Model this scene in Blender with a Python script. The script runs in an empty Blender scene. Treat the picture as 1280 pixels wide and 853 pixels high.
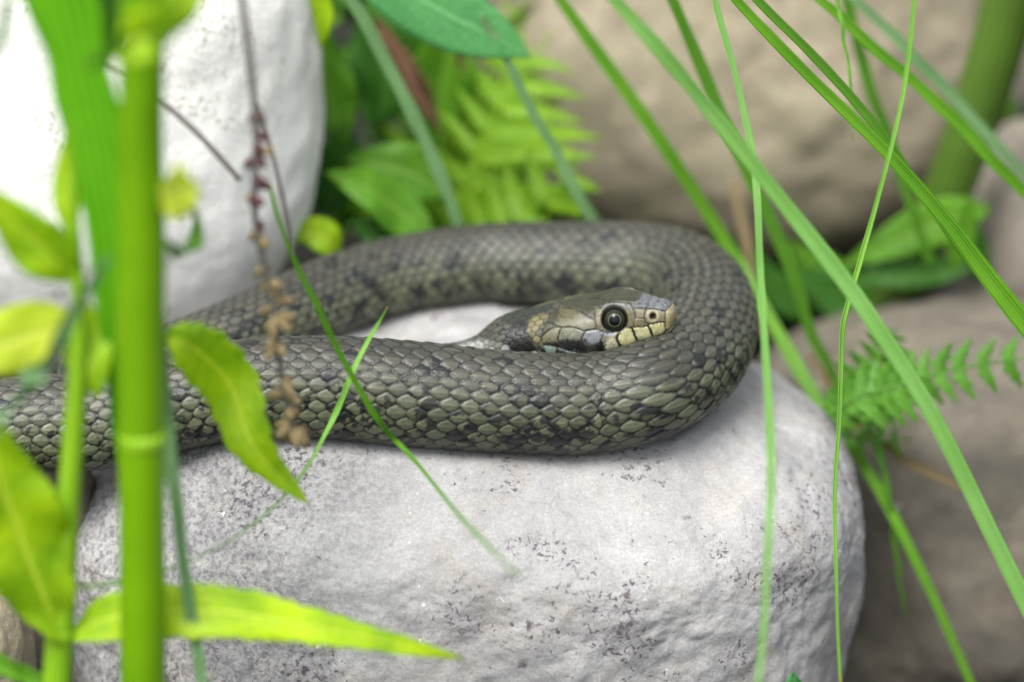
import bpy, bmesh, math, random
import numpy as np
from mathutils import Vector, Matrix
R = math.radians
scene = bpy.context.scene
col = scene.collection
U = 0.01                       # every coordinate below is in centimetres

# ------------------------------------------------------------------ camera
ELEV = R(24.0); DIST = 80.0; WIDTH = 20.0
TGT = np.array([0.0, 0.0, 2.2])
FWD = np.array([0.0, math.cos(ELEV), -math.sin(ELEV)])
UPV = np.array([0.0, math.sin(ELEV), math.cos(ELEV)])
RGT = np.array([1.0, 0.0, 0.0])
CAM = TGT - FWD*DIST
cd = bpy.data.cameras.new('camera'); cam = bpy.data.objects.new('camera', cd); col.objects.link(cam)
cam.location = Vector(CAM*U); cam.rotation_euler = (math.pi/2-ELEV, 0, 0)
cd.sensor_width = 36; cd.lens = 36*DIST/WIDTH
cd.clip_start = 0.02; cd.clip_end = 100
cd.dof.use_dof = True; cd.dof.focus_distance = (DIST-0.1)*U; cd.dof.aperture_fstop = 6.6
scene.camera = cam

# ------------------------------------------------------------------ world, sun, exposure
SUN_EL, SUN_AZ = 62.0, -150.0          # azimuth from +Y (behind the snake), negative to the left: high, over the camera's left shoulder
w = bpy.data.worlds.new('World'); scene.world = w; w.use_nodes = True
nt = w.node_tree; bg = nt.nodes['Background']
sky = nt.nodes.new('ShaderNodeTexSky'); sky.sky_type = 'NISHITA'; sky.sun_disc = False
sky.sun_elevation = R(SUN_EL); sky.sun_rotation = R(SUN_AZ); sky.air_density = 1.0; sky.dust_density = 3.0; sky.ozone_density = 1.0
hs = nt.nodes.new('ShaderNodeHueSaturation'); hs.inputs['Saturation'].default_value = .22      # thin white cloud
nt.links.new(sky.outputs[0], hs.inputs['Color']); nt.links.new(hs.outputs[0], bg.inputs[0]); bg.inputs[1].default_value = 0.10
sl = bpy.data.lights.new('sun', 'SUN'); sl.energy = 2.0; sl.angle = R(28); sl.color = (1.0, .97, .90)
so = bpy.data.objects.new('sun', sl); col.objects.link(so)
sd = Vector((math.sin(R(SUN_AZ))*math.cos(R(SUN_EL)), math.cos(R(SUN_AZ))*math.cos(R(SUN_EL)), math.sin(R(SUN_EL))))
so.rotation_euler = (-sd).to_track_quat('-Z', 'Y').to_euler(); so.location = sd*2
scene.view_settings.view_transform = 'Standard'; scene.view_settings.look = 'None'
scene.view_settings.exposure = 1.38; scene.view_settings.gamma = 1.0

# ------------------------------------------------------------------ pixel <-> place helpers (photo pixels, 1280x853)
def ray(px, py):
    a = (px-640)/1280*WIDTH/DIST; b = (426.5-py)/1280*WIDTH/DIST
    return FWD + a*RGT + b*UPV
def P(px, py, Y):
    r = ray(px, py); return CAM + r*((Y-CAM[1])/r[1])
def Pz(px, py, z):
    r = ray(px, py); return CAM + r*((z-CAM[2])/r[2])
def proj(p):
    d = p-CAM; t = d@FWD
    return 640+(d@RGT)/t*DIST/WIDTH*1280, 426.5-(d@UPV)/t*DIST/WIDTH*1280

# ------------------------------------------------------------------ numpy noise
def _hash(ix, iy, iz, seed):
    h = (ix.astype(np.int64)*374761393 + iy.astype(np.int64)*668265263 + iz.astype(np.int64)*2147483647 + seed*974634777) & 0xffffffff
    h = ((h ^ (h >> 13))*1274126177) & 0xffffffff
    h = ((h ^ (h >> 16))*2246822519) & 0xffffffff
    return ((h ^ (h >> 15)) & 0xffffff)/float(0xffffff)
def noise3(p, seed=0):
    i = np.floor(p).astype(np.int64); f = p-i; f = f*f*(3-2*f); out = 0
    for dx in (0, 1):
        for dy in (0, 1):
            for dz in (0, 1):
                wgt = (f[..., 0] if dx else 1-f[..., 0])*(f[..., 1] if dy else 1-f[..., 1])*(f[..., 2] if dz else 1-f[..., 2])
                out = out + wgt*_hash(i[..., 0]+dx, i[..., 1]+dy, i[..., 2]+dz, seed)
    return out*2-1
def fbm(p, octv=4, seed=0, gain=.5):
    a = 1; s = 0; q = p.copy()
    for k in range(octv):
        s = s+a*noise3(q, seed+k*17); q = q*2.03+11.3; a *= gain
    return s
def rnd(ix, seed=0):
    ix = np.asarray(ix); return _hash(ix, ix*0+7, ix*0+3, seed)
def sm(e0, e1, x):
    t = np.clip((x-e0)/(e1-e0), 0, 1); return t*t*(3-2*t)
def lin(r, g, b):
    f = lambda c: (c/255/12.92) if c/255 <= .04045 else ((c/255+.055)/1.055)**2.4
    return np.array([f(r), f(g), f(b)])

# ------------------------------------------------------------------ object helpers
def link(name, me, parent=None):
    o = bpy.data.objects.new(name, me); col.objects.link(o)
    if parent is not None: o.parent = parent
    return o
def mesh(name, V, F, m=None, parent=None, smooth=True, uv=None, colr=None, origin=None):
    V = np.asarray(V, float)
    org = np.zeros(3) if origin is None else np.asarray(origin, float)
    me = bpy.data.meshes.new(name)
    F = np.asarray(F) if not isinstance(F, list) else F
    if isinstance(F, np.ndarray):
        n, k = F.shape
        me.vertices.add(len(V)); me.vertices.foreach_set('co', ((V-org)*U).ravel())
        me.loops.add(n*k); me.loops.foreach_set('vertex_index', F.ravel().astype(np.int32))
        me.polygons.add(n); me.polygons.foreach_set('loop_start', np.arange(0, n*k, k, dtype=np.int32))
        me.update(calc_edges=True); me.validate()
    else:
        me.from_pydata(((V-org)*U).tolist(), [], F); me.update()
    if smooth: me.polygons.foreach_set('use_smooth', [True]*len(me.polygons))
    if uv is not None:
        l = me.uv_layers.new(name='UVMap'); vi = np.zeros(len(me.loops), np.int32); me.loops.foreach_get('vertex_index', vi)
        l.data.foreach_set('uv', np.asarray(uv, float)[vi].ravel())
    if colr is not None:
        a = me.color_attributes.new('pigment', 'FLOAT_COLOR', 'POINT')
        c = np.ones((len(V), 4)); c[:, :colr.shape[1]] = colr; a.data.foreach_set('color', c.ravel())
    if m: me.materials.append(m)
    o = link(name, me, parent)
    o.location = Vector(org*U)
    if parent is not None and parent.type == 'EMPTY': o.location = Vector(org*U) - parent.matrix_basis.translation
    elif parent is not None:
        q = parent; off = Vector((0, 0, 0))
        while q is not None: off += q.location; q = q.parent
        o.location = Vector(org*U) - off
    return o
def tag(o, label=None, cat=None, group=None, kind=None):
    if label: o['label'] = label
    if cat: o['category'] = cat
    if group: o['group'] = group
    if kind: o['kind'] = kind
    return o
def empty(name, loc, label, cat, group=None):
    o = bpy.data.objects.new(name, None); col.objects.link(o); o.empty_display_size = .01
    o.location = Vector(np.asarray(loc, float)*U); return tag(o, label, cat, group)
def crom(pts, n):
    pts = np.asarray(pts, float)
    ext = np.vstack([2*pts[0]-pts[1], pts, 2*pts[-1]-pts[-2]]); out = []
    m = len(pts)-1; t = np.linspace(0, m, n); k = np.minimum(t.astype(int), m-1); f = (t-k)[:, None]
    p0, p1, p2, p3 = ext[k], ext[k+1], ext[k+2], ext[k+3]
    return .5*((2*p1)+(-p0+p2)*f+(2*p0-5*p1+4*p2-p3)*f**2+(-p0+3*p1-3*p2+p3)*f**3)
def nrm(v): return v/np.maximum(np.linalg.norm(v, axis=-1, keepdims=True), 1e-9)

# ------------------------------------------------------------------ materials
def newmat(name):
    m = bpy.data.materials.new(name); m.use_nodes = True
    return m, m.node_tree, m.node_tree.nodes['Principled BSDF']
def N(t, typ, **kw):
    n = t.nodes.new(typ)
    for k, v in kw.items():
        if k in n.inputs.keys(): n.inputs[k].default_value = v
        else: setattr(n, k, v)
    return n
def ramp(t, src, stops):
    r = t.nodes.new('ShaderNodeValToRGB'); e = r.color_ramp.elements
    while len(e) > 1: e.remove(e[-1])
    for i, (p, c) in enumerate(stops):
        x = e[0] if i == 0 else e.new(p)
        x.position = p; x.color = (c, c, c, 1) if np.isscalar(c) else (*c, 1)
    t.links.new(src, r.inputs[0]); return r.outputs[0]
def coords(t, scale=100.0, kind='Object'):
    tc = t.nodes.new('ShaderNodeTexCoord'); mp = t.nodes.new('ShaderNodeVectorMath'); mp.operation = 'SCALE'
    mp.inputs['Scale'].default_value = scale; t.links.new(tc.outputs[kind], mp.inputs[0]); return mp.outputs[0]
def tex_noise(t, vec, scale, detail=4, rough=.55, dist=0):
    n = N(t, 'ShaderNodeTexNoise'); n.inputs['Scale'].default_value = scale; n.inputs['Detail'].default_value = detail
    n.inputs['Roughness'].default_value = rough; n.inputs['Distortion'].default_value = dist
    t.links.new(vec, n.inputs['Vector']); return n.outputs[0]
def mixc(t, fac, a, b, mode='MIX'):
    n = t.nodes.new('ShaderNodeMix'); n.data_type = 'RGBA'; n.blend_type = mode
    for s, v in ((n.inputs[0], fac), (n.inputs[6], a), (n.inputs[7], b)):
        if hasattr(v, 'is_linked') or isinstance(v, bpy.types.NodeSocket): t.links.new(v, s)
        elif np.isscalar(v): s.default_value = v
        else: s.default_value = (*v, 1)
    return n.outputs[2]
def math_(t, op, a, b=0.0, c=None):
    n = t.nodes.new('ShaderNodeMath'); n.operation = op
    for i, v in enumerate((a, b) if c is None else (a, b, c)):
        if isinstance(v, bpy.types.NodeSocket): t.links.new(v, n.inputs[i])
        else: n.inputs[i].default_value = v
    return n.outputs[0]
def bump(t, height, dist, strength=1.0, bsdf=None, prev=None):
    b = N(t, 'ShaderNodeBump'); b.inputs['Strength'].default_value = strength; b.inputs['Distance'].default_value = dist*U
    t.links.new(height, b.inputs['Height'])
    if prev is not None: t.links.new(prev, b.inputs['Normal'])
    if bsdf is not None: t.links.new(b.outputs[0], bsdf.inputs['Normal'])
    return b.outputs[0]

def rock_mat(name, base, dark, spot, spot_amt=.5, pepper=0.0, big=.35, stain=None, crack=.3):
    m, t, b = newmat(name); v = coords(t)
    n1 = tex_noise(t, v, big, 5, .6, .3); n2 = tex_noise(t, v, 1.7, 8, .68); n3 = tex_noise(t, v, 9, 6, .75)
    c = mixc(t, ramp(t, n1, [(.38, 0.), (.66, 1.)]), base, dark)
    c = mixc(t, math_(t, 'MULTIPLY', ramp(t, n2, [(.35, 1.), (.62, 0.)]), .45), c, dark)
    if stain is not None:
        ns = tex_noise(t, v, .55, 5, .7, .8); c = mixc(t, math_(t, 'MULTIPLY', ramp(t, ns, [(.5, 0.), (.68, 1.)]), .6), c, stain)
    # clustered dark lichen flecks
    nm = tex_noise(t, v, .42, 3, .6, .4); nf = tex_noise(t, v, 8.5, 5, .7, .5)
    msk = ramp(t, nm, [(.5, 0.), (.62, 1.)])
    fl = ramp(t, math_(t, 'ADD', nf, math_(t, 'MULTIPLY', msk, .13)), [(.672, 0.), (.72, 1.)])
    c = mixc(t, math_(t, 'MULTIPLY', fl, spot_amt), c, spot)
    # isolated pits
    vo = N(t, 'ShaderNodeTexVoronoi'); vo.inputs['Scale'].default_value = .75; t.links.new(v, vo.inputs['Vector'])
    pit = ramp(t, math_(t, 'ADD', vo.outputs['Distance'], math_(t, 'MULTIPLY', n3, .25)), [(.17, 1.), (.22, 0.)])
    c = mixc(t, math_(t, 'MULTIPLY', pit, spot_amt*.9), c, spot)
    if pepper > 0:
        sx = N(t, 'ShaderNodeSeparateXYZ'); t.links.new(v, sx.inputs[0])
        left = math_(t, 'ADD', math_(t, 'MULTIPLY', sx.outputs[0], -.22), math_(t, 'MULTIPLY', n1, 2.2))
        lm = ramp(t, math_(t, 'ADD', left, -1.05), [(0., 0.06), (1., 1.)])
        np_ = tex_noise(t, v, 8.5, 4, .75); n5 = tex_noise(t, v, 3.2, 5, .7)
        pp = ramp(t, np_, [(.44, 0.), (.6, 1.)])
        c = mixc(t, math_(t, 'MULTIPLY', math_(t, 'MULTIPLY', pp, lm), pepper), c, (.06, .055, .075))
        c = mixc(t, math_(t, 'MULTIPLY', math_(t, 'MULTIPLY', ramp(t, n5, [(.5, 0.), (.65, 1.)]), lm), pepper*.4), c, (.12, .11, .13))
    # fine white crystals
    nw = tex_noise(t, v, 4.2, 4, .6, .2); c = mixc(t, math_(t, 'MULTIPLY', ramp(t, nw, [(.68, 0.), (.74, 1.)]), .7), c, (.75, .75, .74))
    vc = N(t, 'ShaderNodeTexVoronoi', feature='DISTANCE_TO_EDGE'); vc.inputs['Scale'].default_value = .22
    wp = N(t, 'ShaderNodeTexNoise'); wp.inputs['Scale'].default_value = .8; wp.inputs['Detail'].default_value = 6; t.links.new(v, wp.inputs['Vector'])
    av = N(t, 'ShaderNodeVectorMath', operation='MULTIPLY_ADD'); t.links.new(wp.outputs['Color'], av.inputs[0]); av.inputs[1].default_value = (2.6, 2.6, 2.6); t.links.new(v, av.inputs[2]); t.links.new(av.outputs[0], vc.inputs['Vector'])
    crk = math_(t, 'MULTIPLY', ramp(t, vc.outputs['Distance'], [(0., 1.), (.018, 0.)]), ramp(t, n1, [(.46, 0.), (.56, 1.)]))
    c = mixc(t, math_(t, 'MULTIPLY', crk, .25), c, tuple(np.array(dark)*.45))
    grain = tex_noise(t, v, 16, 3, .8); c = mixc(t, .5, c, ramp(t, grain, [(.3, .62), (.7, 1.3)]), 'MULTIPLY')
    t.links.new(c, b.inputs['Base Color']); b.inputs['Roughness'].default_value = .88; b.inputs['Specular IOR Level'].default_value = .25
    b1 = bump(t, n2, .085, .8); b2 = bump(t, n3, .03, .6, prev=b1)
    wv = tex_noise(t, v, .5, 6, .65, 1.5); cr = ramp(t, math_(t, 'ABSOLUTE', math_(t, 'SUBTRACT', wv, .5)), [(0., 0.), (.012, 1.)])
    b3 = bump(t, cr, .08, crack, prev=b2)
    bump(t, fl, -.02, .5, bsdf=b, prev=b3)
    return m

def leaf_mat(name, c1, c2, vein=(.35, .5, .12), trans=.35, rough=.42, nveins=9, blotch=.5, rim=None):
    m, t, b = newmat(name); v = coords(t)
    uvn = t.nodes.new('ShaderNodeUVMap'); sx = N(t, 'ShaderNodeSeparateXYZ'); t.links.new(uvn.outputs[0], sx.inputs[0])
    n1 = tex_noise(t, v, .8, 4, .6, .3); n2 = tex_noise(t, v, 7, 5, .65)
    c = mixc(t, ramp(t, n1, [(.35, 0.), (.65, 1.)]), c1, c2)
    au = math_(t, 'ABSOLUTE', math_(t, 'SUBTRACT', sx.outputs[0], .5))
    ph = math_(t, 'ADD', math_(t, 'MULTIPLY', sx.outputs[1], nveins), math_(t, 'ADD', math_(t, 'MULTIPLY', au, -5.5), math_(t, 'MULTIPLY', n1, .5)))
    fr = math_(t, 'ABSOLUTE', math_(t, 'SUBTRACT', math_(t, 'FRACT', ph), .5))
    vn = ramp(t, fr, [(0., 1.), (.09, .0)])
    mid = ramp(t, au, [(0., 1.), (.022, 1.), (.05, 0.)])
    vm = math_(t, 'MAXIMUM', math_(t, 'MULTIPLY', vn, .55), mid)
    c = mixc(t, math_(t, 'MULTIPLY', vm, .85), c, vein)
    vo = N(t, 'ShaderNodeTexVoronoi', feature='DISTANCE_TO_EDGE'); vo.inputs['Scale'].default_value = 4.5; t.links.new(v, vo.inputs['Vector'])
    ret = ramp(t, vo.outputs['Distance'], [(0., 1.), (.08, 0.)])
    c = mixc(t, math_(t, 'MULTIPLY', ret, .25), c, vein)
    c = mixc(t, math_(t, 'MULTIPLY', ramp(t, n2, [(.55, 0.), (.75, 1.)]), blotch*.5), c, tuple(np.array(c1)*.55))
    if rim: c = mixc(t, ramp(t, au, [(.38, 0.), (.48, 1.)]), c, rim)
    t.links.new(c, b.inputs['Base Color']); b.inputs['Roughness'].default_value = rough
    b1 = bump(t, vm, -.03, .8); b2 = bump(t, ret, -.015, .6, prev=b1); bump(t, n2, .012, .6, bsdf=b, prev=b2)
    tr = N(t, 'ShaderNodeBsdfTranslucent'); cc = mixc(t, 1.0, c, (1.0, 1.0, .55), 'MULTIPLY'); t.links.new(mixc(t, 1.0, cc, (1.5, 1.5, 1.2), 'MULTIPLY'), tr.inputs[0])
    mx = N(t, 'ShaderNodeMixShader'); mx.inputs[0].default_value = trans
    t.links.new(b.outputs[0], mx.inputs[1]); t.links.new(tr.outputs[0], mx.inputs[2]); t.links.new(mx.outputs[0], t.nodes['Material Output'].inputs[0])
    return m

def stalk_mat(name, c1, c2, trans=.25, rough=.4, ribs=24, tip=None):
    """grass blades and stems: lengthwise ribs from the UV"""
    m, t, b = newmat(name); v = coords(t)
    uvn = t.nodes.new('ShaderNodeUVMap'); sx = N(t, 'ShaderNodeSeparateXYZ'); t.links.new(uvn.outputs[0], sx.inputs[0])
    n1 = tex_noise(t, v, .5, 3, .5); n2 = tex_noise(t, v, 6, 5, .7)
    s = math_(t, 'SINE', math_(t, 'MULTIPLY', sx.outputs[0], ribs*6.283))
    sr = ramp(t, math_(t, 'ADD', math_(t, 'MULTIPLY', s, .5), .5), [(.2, 0.), (.9, 1.)])
    c = mixc(t, ramp(t, n1, [(.35, 0.), (.65, 1.)]), c1, c2)
    c = mixc(t, math_(t, 'MULTIPLY', sr, .5), c, tuple(np.clip(np.array(c2)*1.5, 0, 1)))
    c = mixc(t, math_(t, 'MULTIPLY', ramp(t, n2, [(.6, 0.), (.75, 1.)]), .4), c, tuple(np.array(c1)*.6+np.array((.03, .015, 0))))
    if tip: c = mixc(t, ramp(t, sx.outputs[1], [(.0, 0.), (.97, 0.), (1., 1.)]), c, tip)
    t.links.new(c, b.inputs['Base Color']); b.inputs['Roughness'].default_value = rough
    bump(t, s, .012, .6, bsdf=b)
    tr = N(t, 'ShaderNodeBsdfTranslucent'); t.links.new(mixc(t, 1.0, c, (1.5, 1.5, .8), 'MULTIPLY'), tr.inputs[0])
    mx = N(t, 'ShaderNodeMixShader'); mx.inputs[0].default_value = trans
    t.links.new(b.outputs[0], mx.inputs[1]); t.links.new(tr.outputs[0], mx.inputs[2]); t.links.new(mx.outputs[0], t.nodes['Material Output'].inputs[0])
    return m

M = {}
M['rock_main'] = rock_mat('pale_limestone', (.395, .393, .395), (.275, .273, .278), (.075, .045, .065), .8, .6, stain=(.34, .315, .28), crack=.15)
M['rock_white'] = rock_mat('white_limestone', (.8, .8, .785), (.70, .70, .67), (.26, .27, .17), .7, 0, .3)
M['rock_tan'] = rock_mat('tan_sandstone', (.33, .295, .205), (.235, .205, .145), (.09, .075, .05), .4, 0, .35, stain=(.47, .40, .31))
M['rock_brown'] = rock_mat('brown_stone', (.165, .148, .12), (.10, .09, .072), (.05, .045, .035), .4, 0, .5, stain=(.22, .19, .14))
M['rock_pink'] = rock_mat('pinkish_stone', (.25, .225, .185), (.19, .17, .14), (.1, .08, .07), .5, 0, .6)
M['leaf_lime'] = leaf_mat('lime_leaf', (.24, .46, .005), (.52, .68, .008), (.62, .74, .08), .5)
M['leaf_yellow'] = leaf_mat('yellow_green_leaf', (.50, .62, .03), (.66, .72, .08), (.7, .75, .18), .5)
M['leaf_green'] = leaf_mat('fresh_green_leaf', (.075, .25, .008), (.15, .38, .012), (.25, .45, .06), .4)
M['leaf_dark'] = leaf_mat('deep_green_leaf', (.022, .11, .006), (.05, .18, .008), (.07, .22, .03), .3)
M['leaf_blue'] = leaf_mat('blue_green_leaf', (.06, .26, .07), (.09, .33, .09), (.16, .42, .16), .35)
M['fern'] = leaf_mat('fern_green', (.17, .38, .006), (.3, .52, .012), (.36, .55, .04), .45)
M['fern_mid'] = leaf_mat('fern_mid_green', (.07, .24, .012), (.12, .34, .02), (.18, .4, .06), .35)
M['leaf_dead'] = leaf_mat('dead_leaf', (.09, .035, .015), (.22, .11, .06), (.26, .16, .09), .1, .8)
M['stem'] = stalk_mat('green_stem', (.10, .25, .001), (.15, .32, .002), .12, .35, 14)
M['stem_lime'] = stalk_mat('lime_stem', (.19, .4, .01), (.26, .48, .02), .15, .4, 8)
M['reed'] = stalk_mat('reed_green', (.10, .34, .008), (.16, .44, .012), .4, .35, 6)
M['blade_light'] = stalk_mat('light_grass', (.14, .33, .06), (.21, .42, .11), .35, .35, 7)
M['blade_green'] = stalk_mat('green_grass', (.08, .25, .008), (.14, .34, .02), .35, .35, 6)
M['blade_dark'] = stalk_mat('olive_grass', (.07, .2, .012), (.10, .27, .02), .3, .4, 6)
M['blade_blue'] = stalk_mat('bluish_grass', (.12, .25, .09), (.19, .34, .15), .3, .35, 6)
M['blade_thin'] = stalk_mat('thin_grass', (.16, .38, .05), (.24, .48, .08), .3, .4, 3, tip=(.5, .25, .06))
M['blade_dry'] = stalk_mat('dry_grass', (.16, .12, .05), (.22, .17, .08), .3, .6, 4)
M['stalk_olive'] = stalk_mat('olive_stalk', (.035, .075, .006), (.06, .12, .01), .05, .45, 10)
M['twig'] = stalk_mat('dead_twig', (.10, .045, .02), (.2, .10, .055), 0.0, .8, 5)
M['spike_stem'] = stalk_mat('purplish_stem', (.10, .085, .085), (.17, .15, .14), .05, .6, 5)
M['bud_brown'] = stalk_mat('dried_bud', (.17, .12, .05), (.28, .22, .11), .2, .8, 4)
M['bud_purple'] = stalk_mat('purple_bud', (.07, .02, .035), (.12, .05, .05), .2, .8, 4)

def soil():
    m, t, b = newmat('dark_soil'); v = coords(t)
    n1 = tex_noise(t, v, .5, 6, .7); n2 = tex_noise(t, v, 4, 6, .7)
    c = mixc(t, ramp(t, n1, [(.35, 0.), (.65, 1.)]), (.006, .006, .003), (.016, .014, .007))
    c = mixc(t, math_(t, 'MULTIPLY', ramp(t, n2, [(.5, 0.), (.7, 1.)]), .5), c, (.028, .024, .012))
    t.links.new(c, b.inputs['Base Color']); b.inputs['Roughness'].default_value = .95
    bump(t, n2, .3, 1., bsdf=b, prev=bump(t, n1, .5, 1.)); return m

# ------------------------------------------------------------------ ground
def ground():
    g = np.concatenate([np.linspace(-1500, -62, 14), np.linspace(-60, 60, 161), np.linspace(62, 1500, 14)])
    X, Y = np.meshgrid(g, g, indexing='ij')
    p = np.stack([X, Y, X*0], -1)
    Z = -9.5 + 7.5*sm(8, 26, Y) + .9*fbm(p*.14, 4, 5) + .25*fbm(p*.9, 3, 9)
    n = len(g); V = np.stack([X, Y, Z], -1).reshape(-1, 3)
    i = np.arange(n*n).reshape(n, n)
    F = np.stack([i[:-1, :-1], i[1:, :-1], i[1:, 1:], i[:-1, 1:]], -1).reshape(-1, 4)
    tag(mesh('ground', V, F, soil()), kind='structure')
ground()

# ------------------------------------------------------------------ the snake's centre line (used by the rock too)
def pz(px, py, z, r): q = Pz(px, py, z); return [q[0], q[1], q[2], r]
def py_(px, py, Y, r): q = P(px, py, Y); return [q[0], q[1], q[2], r]
path = [[-33, 5, -9.0, .05], [-27.5, 3, -6.6, .38], [-22, .2, -3.2, .62], [-17, -.9, -.5, .80], [-14.5, -.6, -.15, .86], [-12, -.3, .1, .90], py_(30, 531, -.05, .93), py_(110, 529, 0, .94), py_(200, 506, .03, .95),
        py_(285, 490, .04, .96), py_(400, 485, .05, .985), py_(520, 494, 0, 1.01), py_(640, 504, 0, .985), py_(735, 505, .12, .965),
        pz(812, 488, .97, .97), pz(866, 449, 1.0, 1.0), pz(883, 402, 1.02, 1.02), pz(870, 364, 1.03, 1.0), pz(832, 342, 1.0, .97), pz(770, 333, .97, .92),
        pz(700, 330, .9, .87), pz(600, 331, .84, .83), pz(500, 345, .82, .82), pz(430, 365, .82, .82), pz(350, 398, .8, .80), pz(290, 423, .76, .76), pz(220, 445, .7, .68),
        [-8.05, 2.1, .62, .6], [-8.6, 1.75, .55, .55], [-8.2, 1.45, .5, .5], [-6.9, 1.45, .45, .47], [-5, 1.5, .5, .45],
        py_(400, 460, 1.55, .44), py_(480, 458, 1.6, .43), py_(560, 457, 1.63, .43), py_(606, 447, 1.63, .47), py_(640, 430, 1.62, .56)]
head_px = [(668, 419, 1.60), (700, 412, 1.52), (740, 407, 1.40), (780, 401, 1.27), (805, 398, 1.17), (825, 396.5, 1.09), (838, 397, 1.03), (844.5, 398, 1.0)]
hw_l = [.70, .80, .77, .62, .47, .33, .19, .02]
hh_l = [.49, .51, .55, .54, .45, .32, .18, .02]
path += [py_(a, b, c, hh_l[i]) for i, (a, b, c) in enumerate(head_px)]
path = np.array(path)
NB = 37                                   # index where the head starts
dense = crom(path, 6000)
seg = np.linalg.norm(np.diff(dense[:, :3], axis=0), axis=1); S = np.concatenate([[0], np.cumsum(seg)])
ctrl_s = np.interp(np.linspace(0, len(path)-1, len(path)), np.linspace(0, len(path)-1, 6000), S)
S_head = ctrl_s[NB]; S_end = S[-1]

# ------------------------------------------------------------------ rocks
def ico(sub):
    bm = bmesh.new(); bmesh.ops.create_icosphere(bm, subdivisions=sub, radius=1)
    V = np.array([v.co[:] for v in bm.verts]); F = np.array([[v.index for v in f.verts] for f in bm.faces]); bm.free(); return V, F
ICO = {k: ico(k) for k in (5, 6, 8)}
def rock(name, c, r, m, label, seed, sub=6, n=2.4, rough=.35, facets=.5, rot=0, tweak=None, rlow=None):
    D, F = ICO[sub]; D = nrm(D)
    s = (np.abs(D)**n).sum(1)**(-1/n)
    Q = D*s[:, None]
    rr = np.array(r, float)
    V = Q*rr
    if rlow is not None: V[:, 2] = np.where(Q[:, 2] < 0, Q[:, 2]*rlow, V[:, 2])
    c0, s0 = math.cos(R(rot)), math.sin(R(rot))
    V = np.stack([V[:, 0]*c0-V[:, 1]*s0, V[:, 0]*s0+V[:, 1]*c0, V[:, 2]], -1)
    nn = nrm(D/rr)
    f = fbm(V*.22+seed*3.7, 4, seed)*.7
    g = 1-np.abs(fbm(V*.3+seed, 3, seed+50)); f = f*rough*2 - facets*.35*(g-.6)
    f = f+.05*fbm(V*1.6, 4, seed+9)
    if sub >= 8: f = f + .02*fbm(V*5, 3, seed+21)
    V = V+nn*f[:, None]+np.asarray(c)
    if tweak: V = tweak(V)
    o = mesh(name, V, F, m, origin=c); tag(o, label, 'rock'); return o
def fit_snake(V):
    """the snake's weight has found the hollows: rock surface meets the belly"""
    k = slice(400, 4770, 24); C = dense[k]
    top = V[:, 2] > -1.6
    idx = np.where(top)[0]; q = V[idx]
    d = np.hypot(q[:, None, 0]-C[None, :, 0], q[:, None, 1]-C[None, :, 1])
    W = np.exp(-(d/.55)**2); ws = W.sum(1)
    sink = np.where(C[:, 1] > 4.2, .70, .90)
    zb = (W*(C[:, 2]-C[:, 3]*sink)[None]).sum(1)/np.maximum(ws, 1e-9)
    dm = d.min(1); wt = 1-sm(.35, 1.5, dm)
    wt = wt*sm(-1.2, .1, q[:, 2]+.0*dm)*sm(-9.8, -8.6, q[:, 0])
    V = V.copy(); V[idx, 2] += (zb-q[:, 2])*wt
    return V
def main_tweak(V):
    x, y, z = V.T
    # shear the right flank so the widest point is low, bevel the upper right shoulder
    V = V.copy()
    V[:, 2] += .22*np.exp(-((x+4.2)/2.4)**2-((y-0)/3)**2)
    V[:, 2] -= .15*sm(4.2, 7, x)*sm(-3, 0, z)
    V[:, 2] -= .9*sm(-7.2, -9.6, x)*sm(-3, 0, z)
    V[:, 2] += .28*np.exp(-((x-0)/2.6)**2-((y-4.6)/1.5)**2)*sm(-2, 0, z)
    return fit_snake(V)
rock('boulder', (-1.15, 2.9, -3.1), (8.25, 5.9, 3.2), M['rock_main'], 'pale grey limestone boulder with the coiled snake lying on its top', 3, 8, 2.7, .16, .35, 0, main_tweak, rlow=8.5)
rock('boulder', P(85, 112, 9.0), (5.5, 4.2, 6.2), M['rock_white'], 'big bright white boulder behind the stems at upper left', 11, 6, 2.25, .12, .3, 0)
rock('boulder', P(900, 55, 18), (6.3, 4.5, 4.9), M['rock_tan'], 'large blurred tan boulder behind the grass blades at upper right', 21, 6, 2.5, .18, .3, 0)
rock('boulder', P(1215, 655, 10), (5.6, 4.5, 5.3), M['rock_brown'], 'brown boulder under the fern at lower right beside the pale boulder', 31, 6, 2.5, .3, .5, 0)
rock('boulder', P(1290, 300, 15), (1.8, 2.5, 2.6), M['rock_pink'], 'pinkish pale rock at the right edge behind the thick olive stalk', 41, 6, 2.3, .2, .3, 0)
rock('boulder', P(1255, 20, 26), (3.0, 3, 3.2), M['rock_pink'], 'greyish rock in the upper right corner behind the olive stalk', 43, 6, 2.3, .2, .3, 0)
rock('stone', P(52, 618, 1.2), (1.05, 1.4, 1.15), M['rock_pink'], 'small pinkish grey stone wedged under the snake at the left edge', 51, 6, 2.3, .1, .2, 20)
rock('stone', P(-12, 815, -1.5), (.9, 1.6, 1.9), M['rock_tan'], 'tan stone in the bottom left corner below the broad leaf', 61, 6, 2.3, .12, .2, 0)
rock('stone', P(95, 760, 2.2), (1.3, 1.5, 1.6), M['rock_brown'], 'dark brown stone in the gap at lower left behind the thin stem', 71, 5, 2.3, .2, .3, 0)

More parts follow.
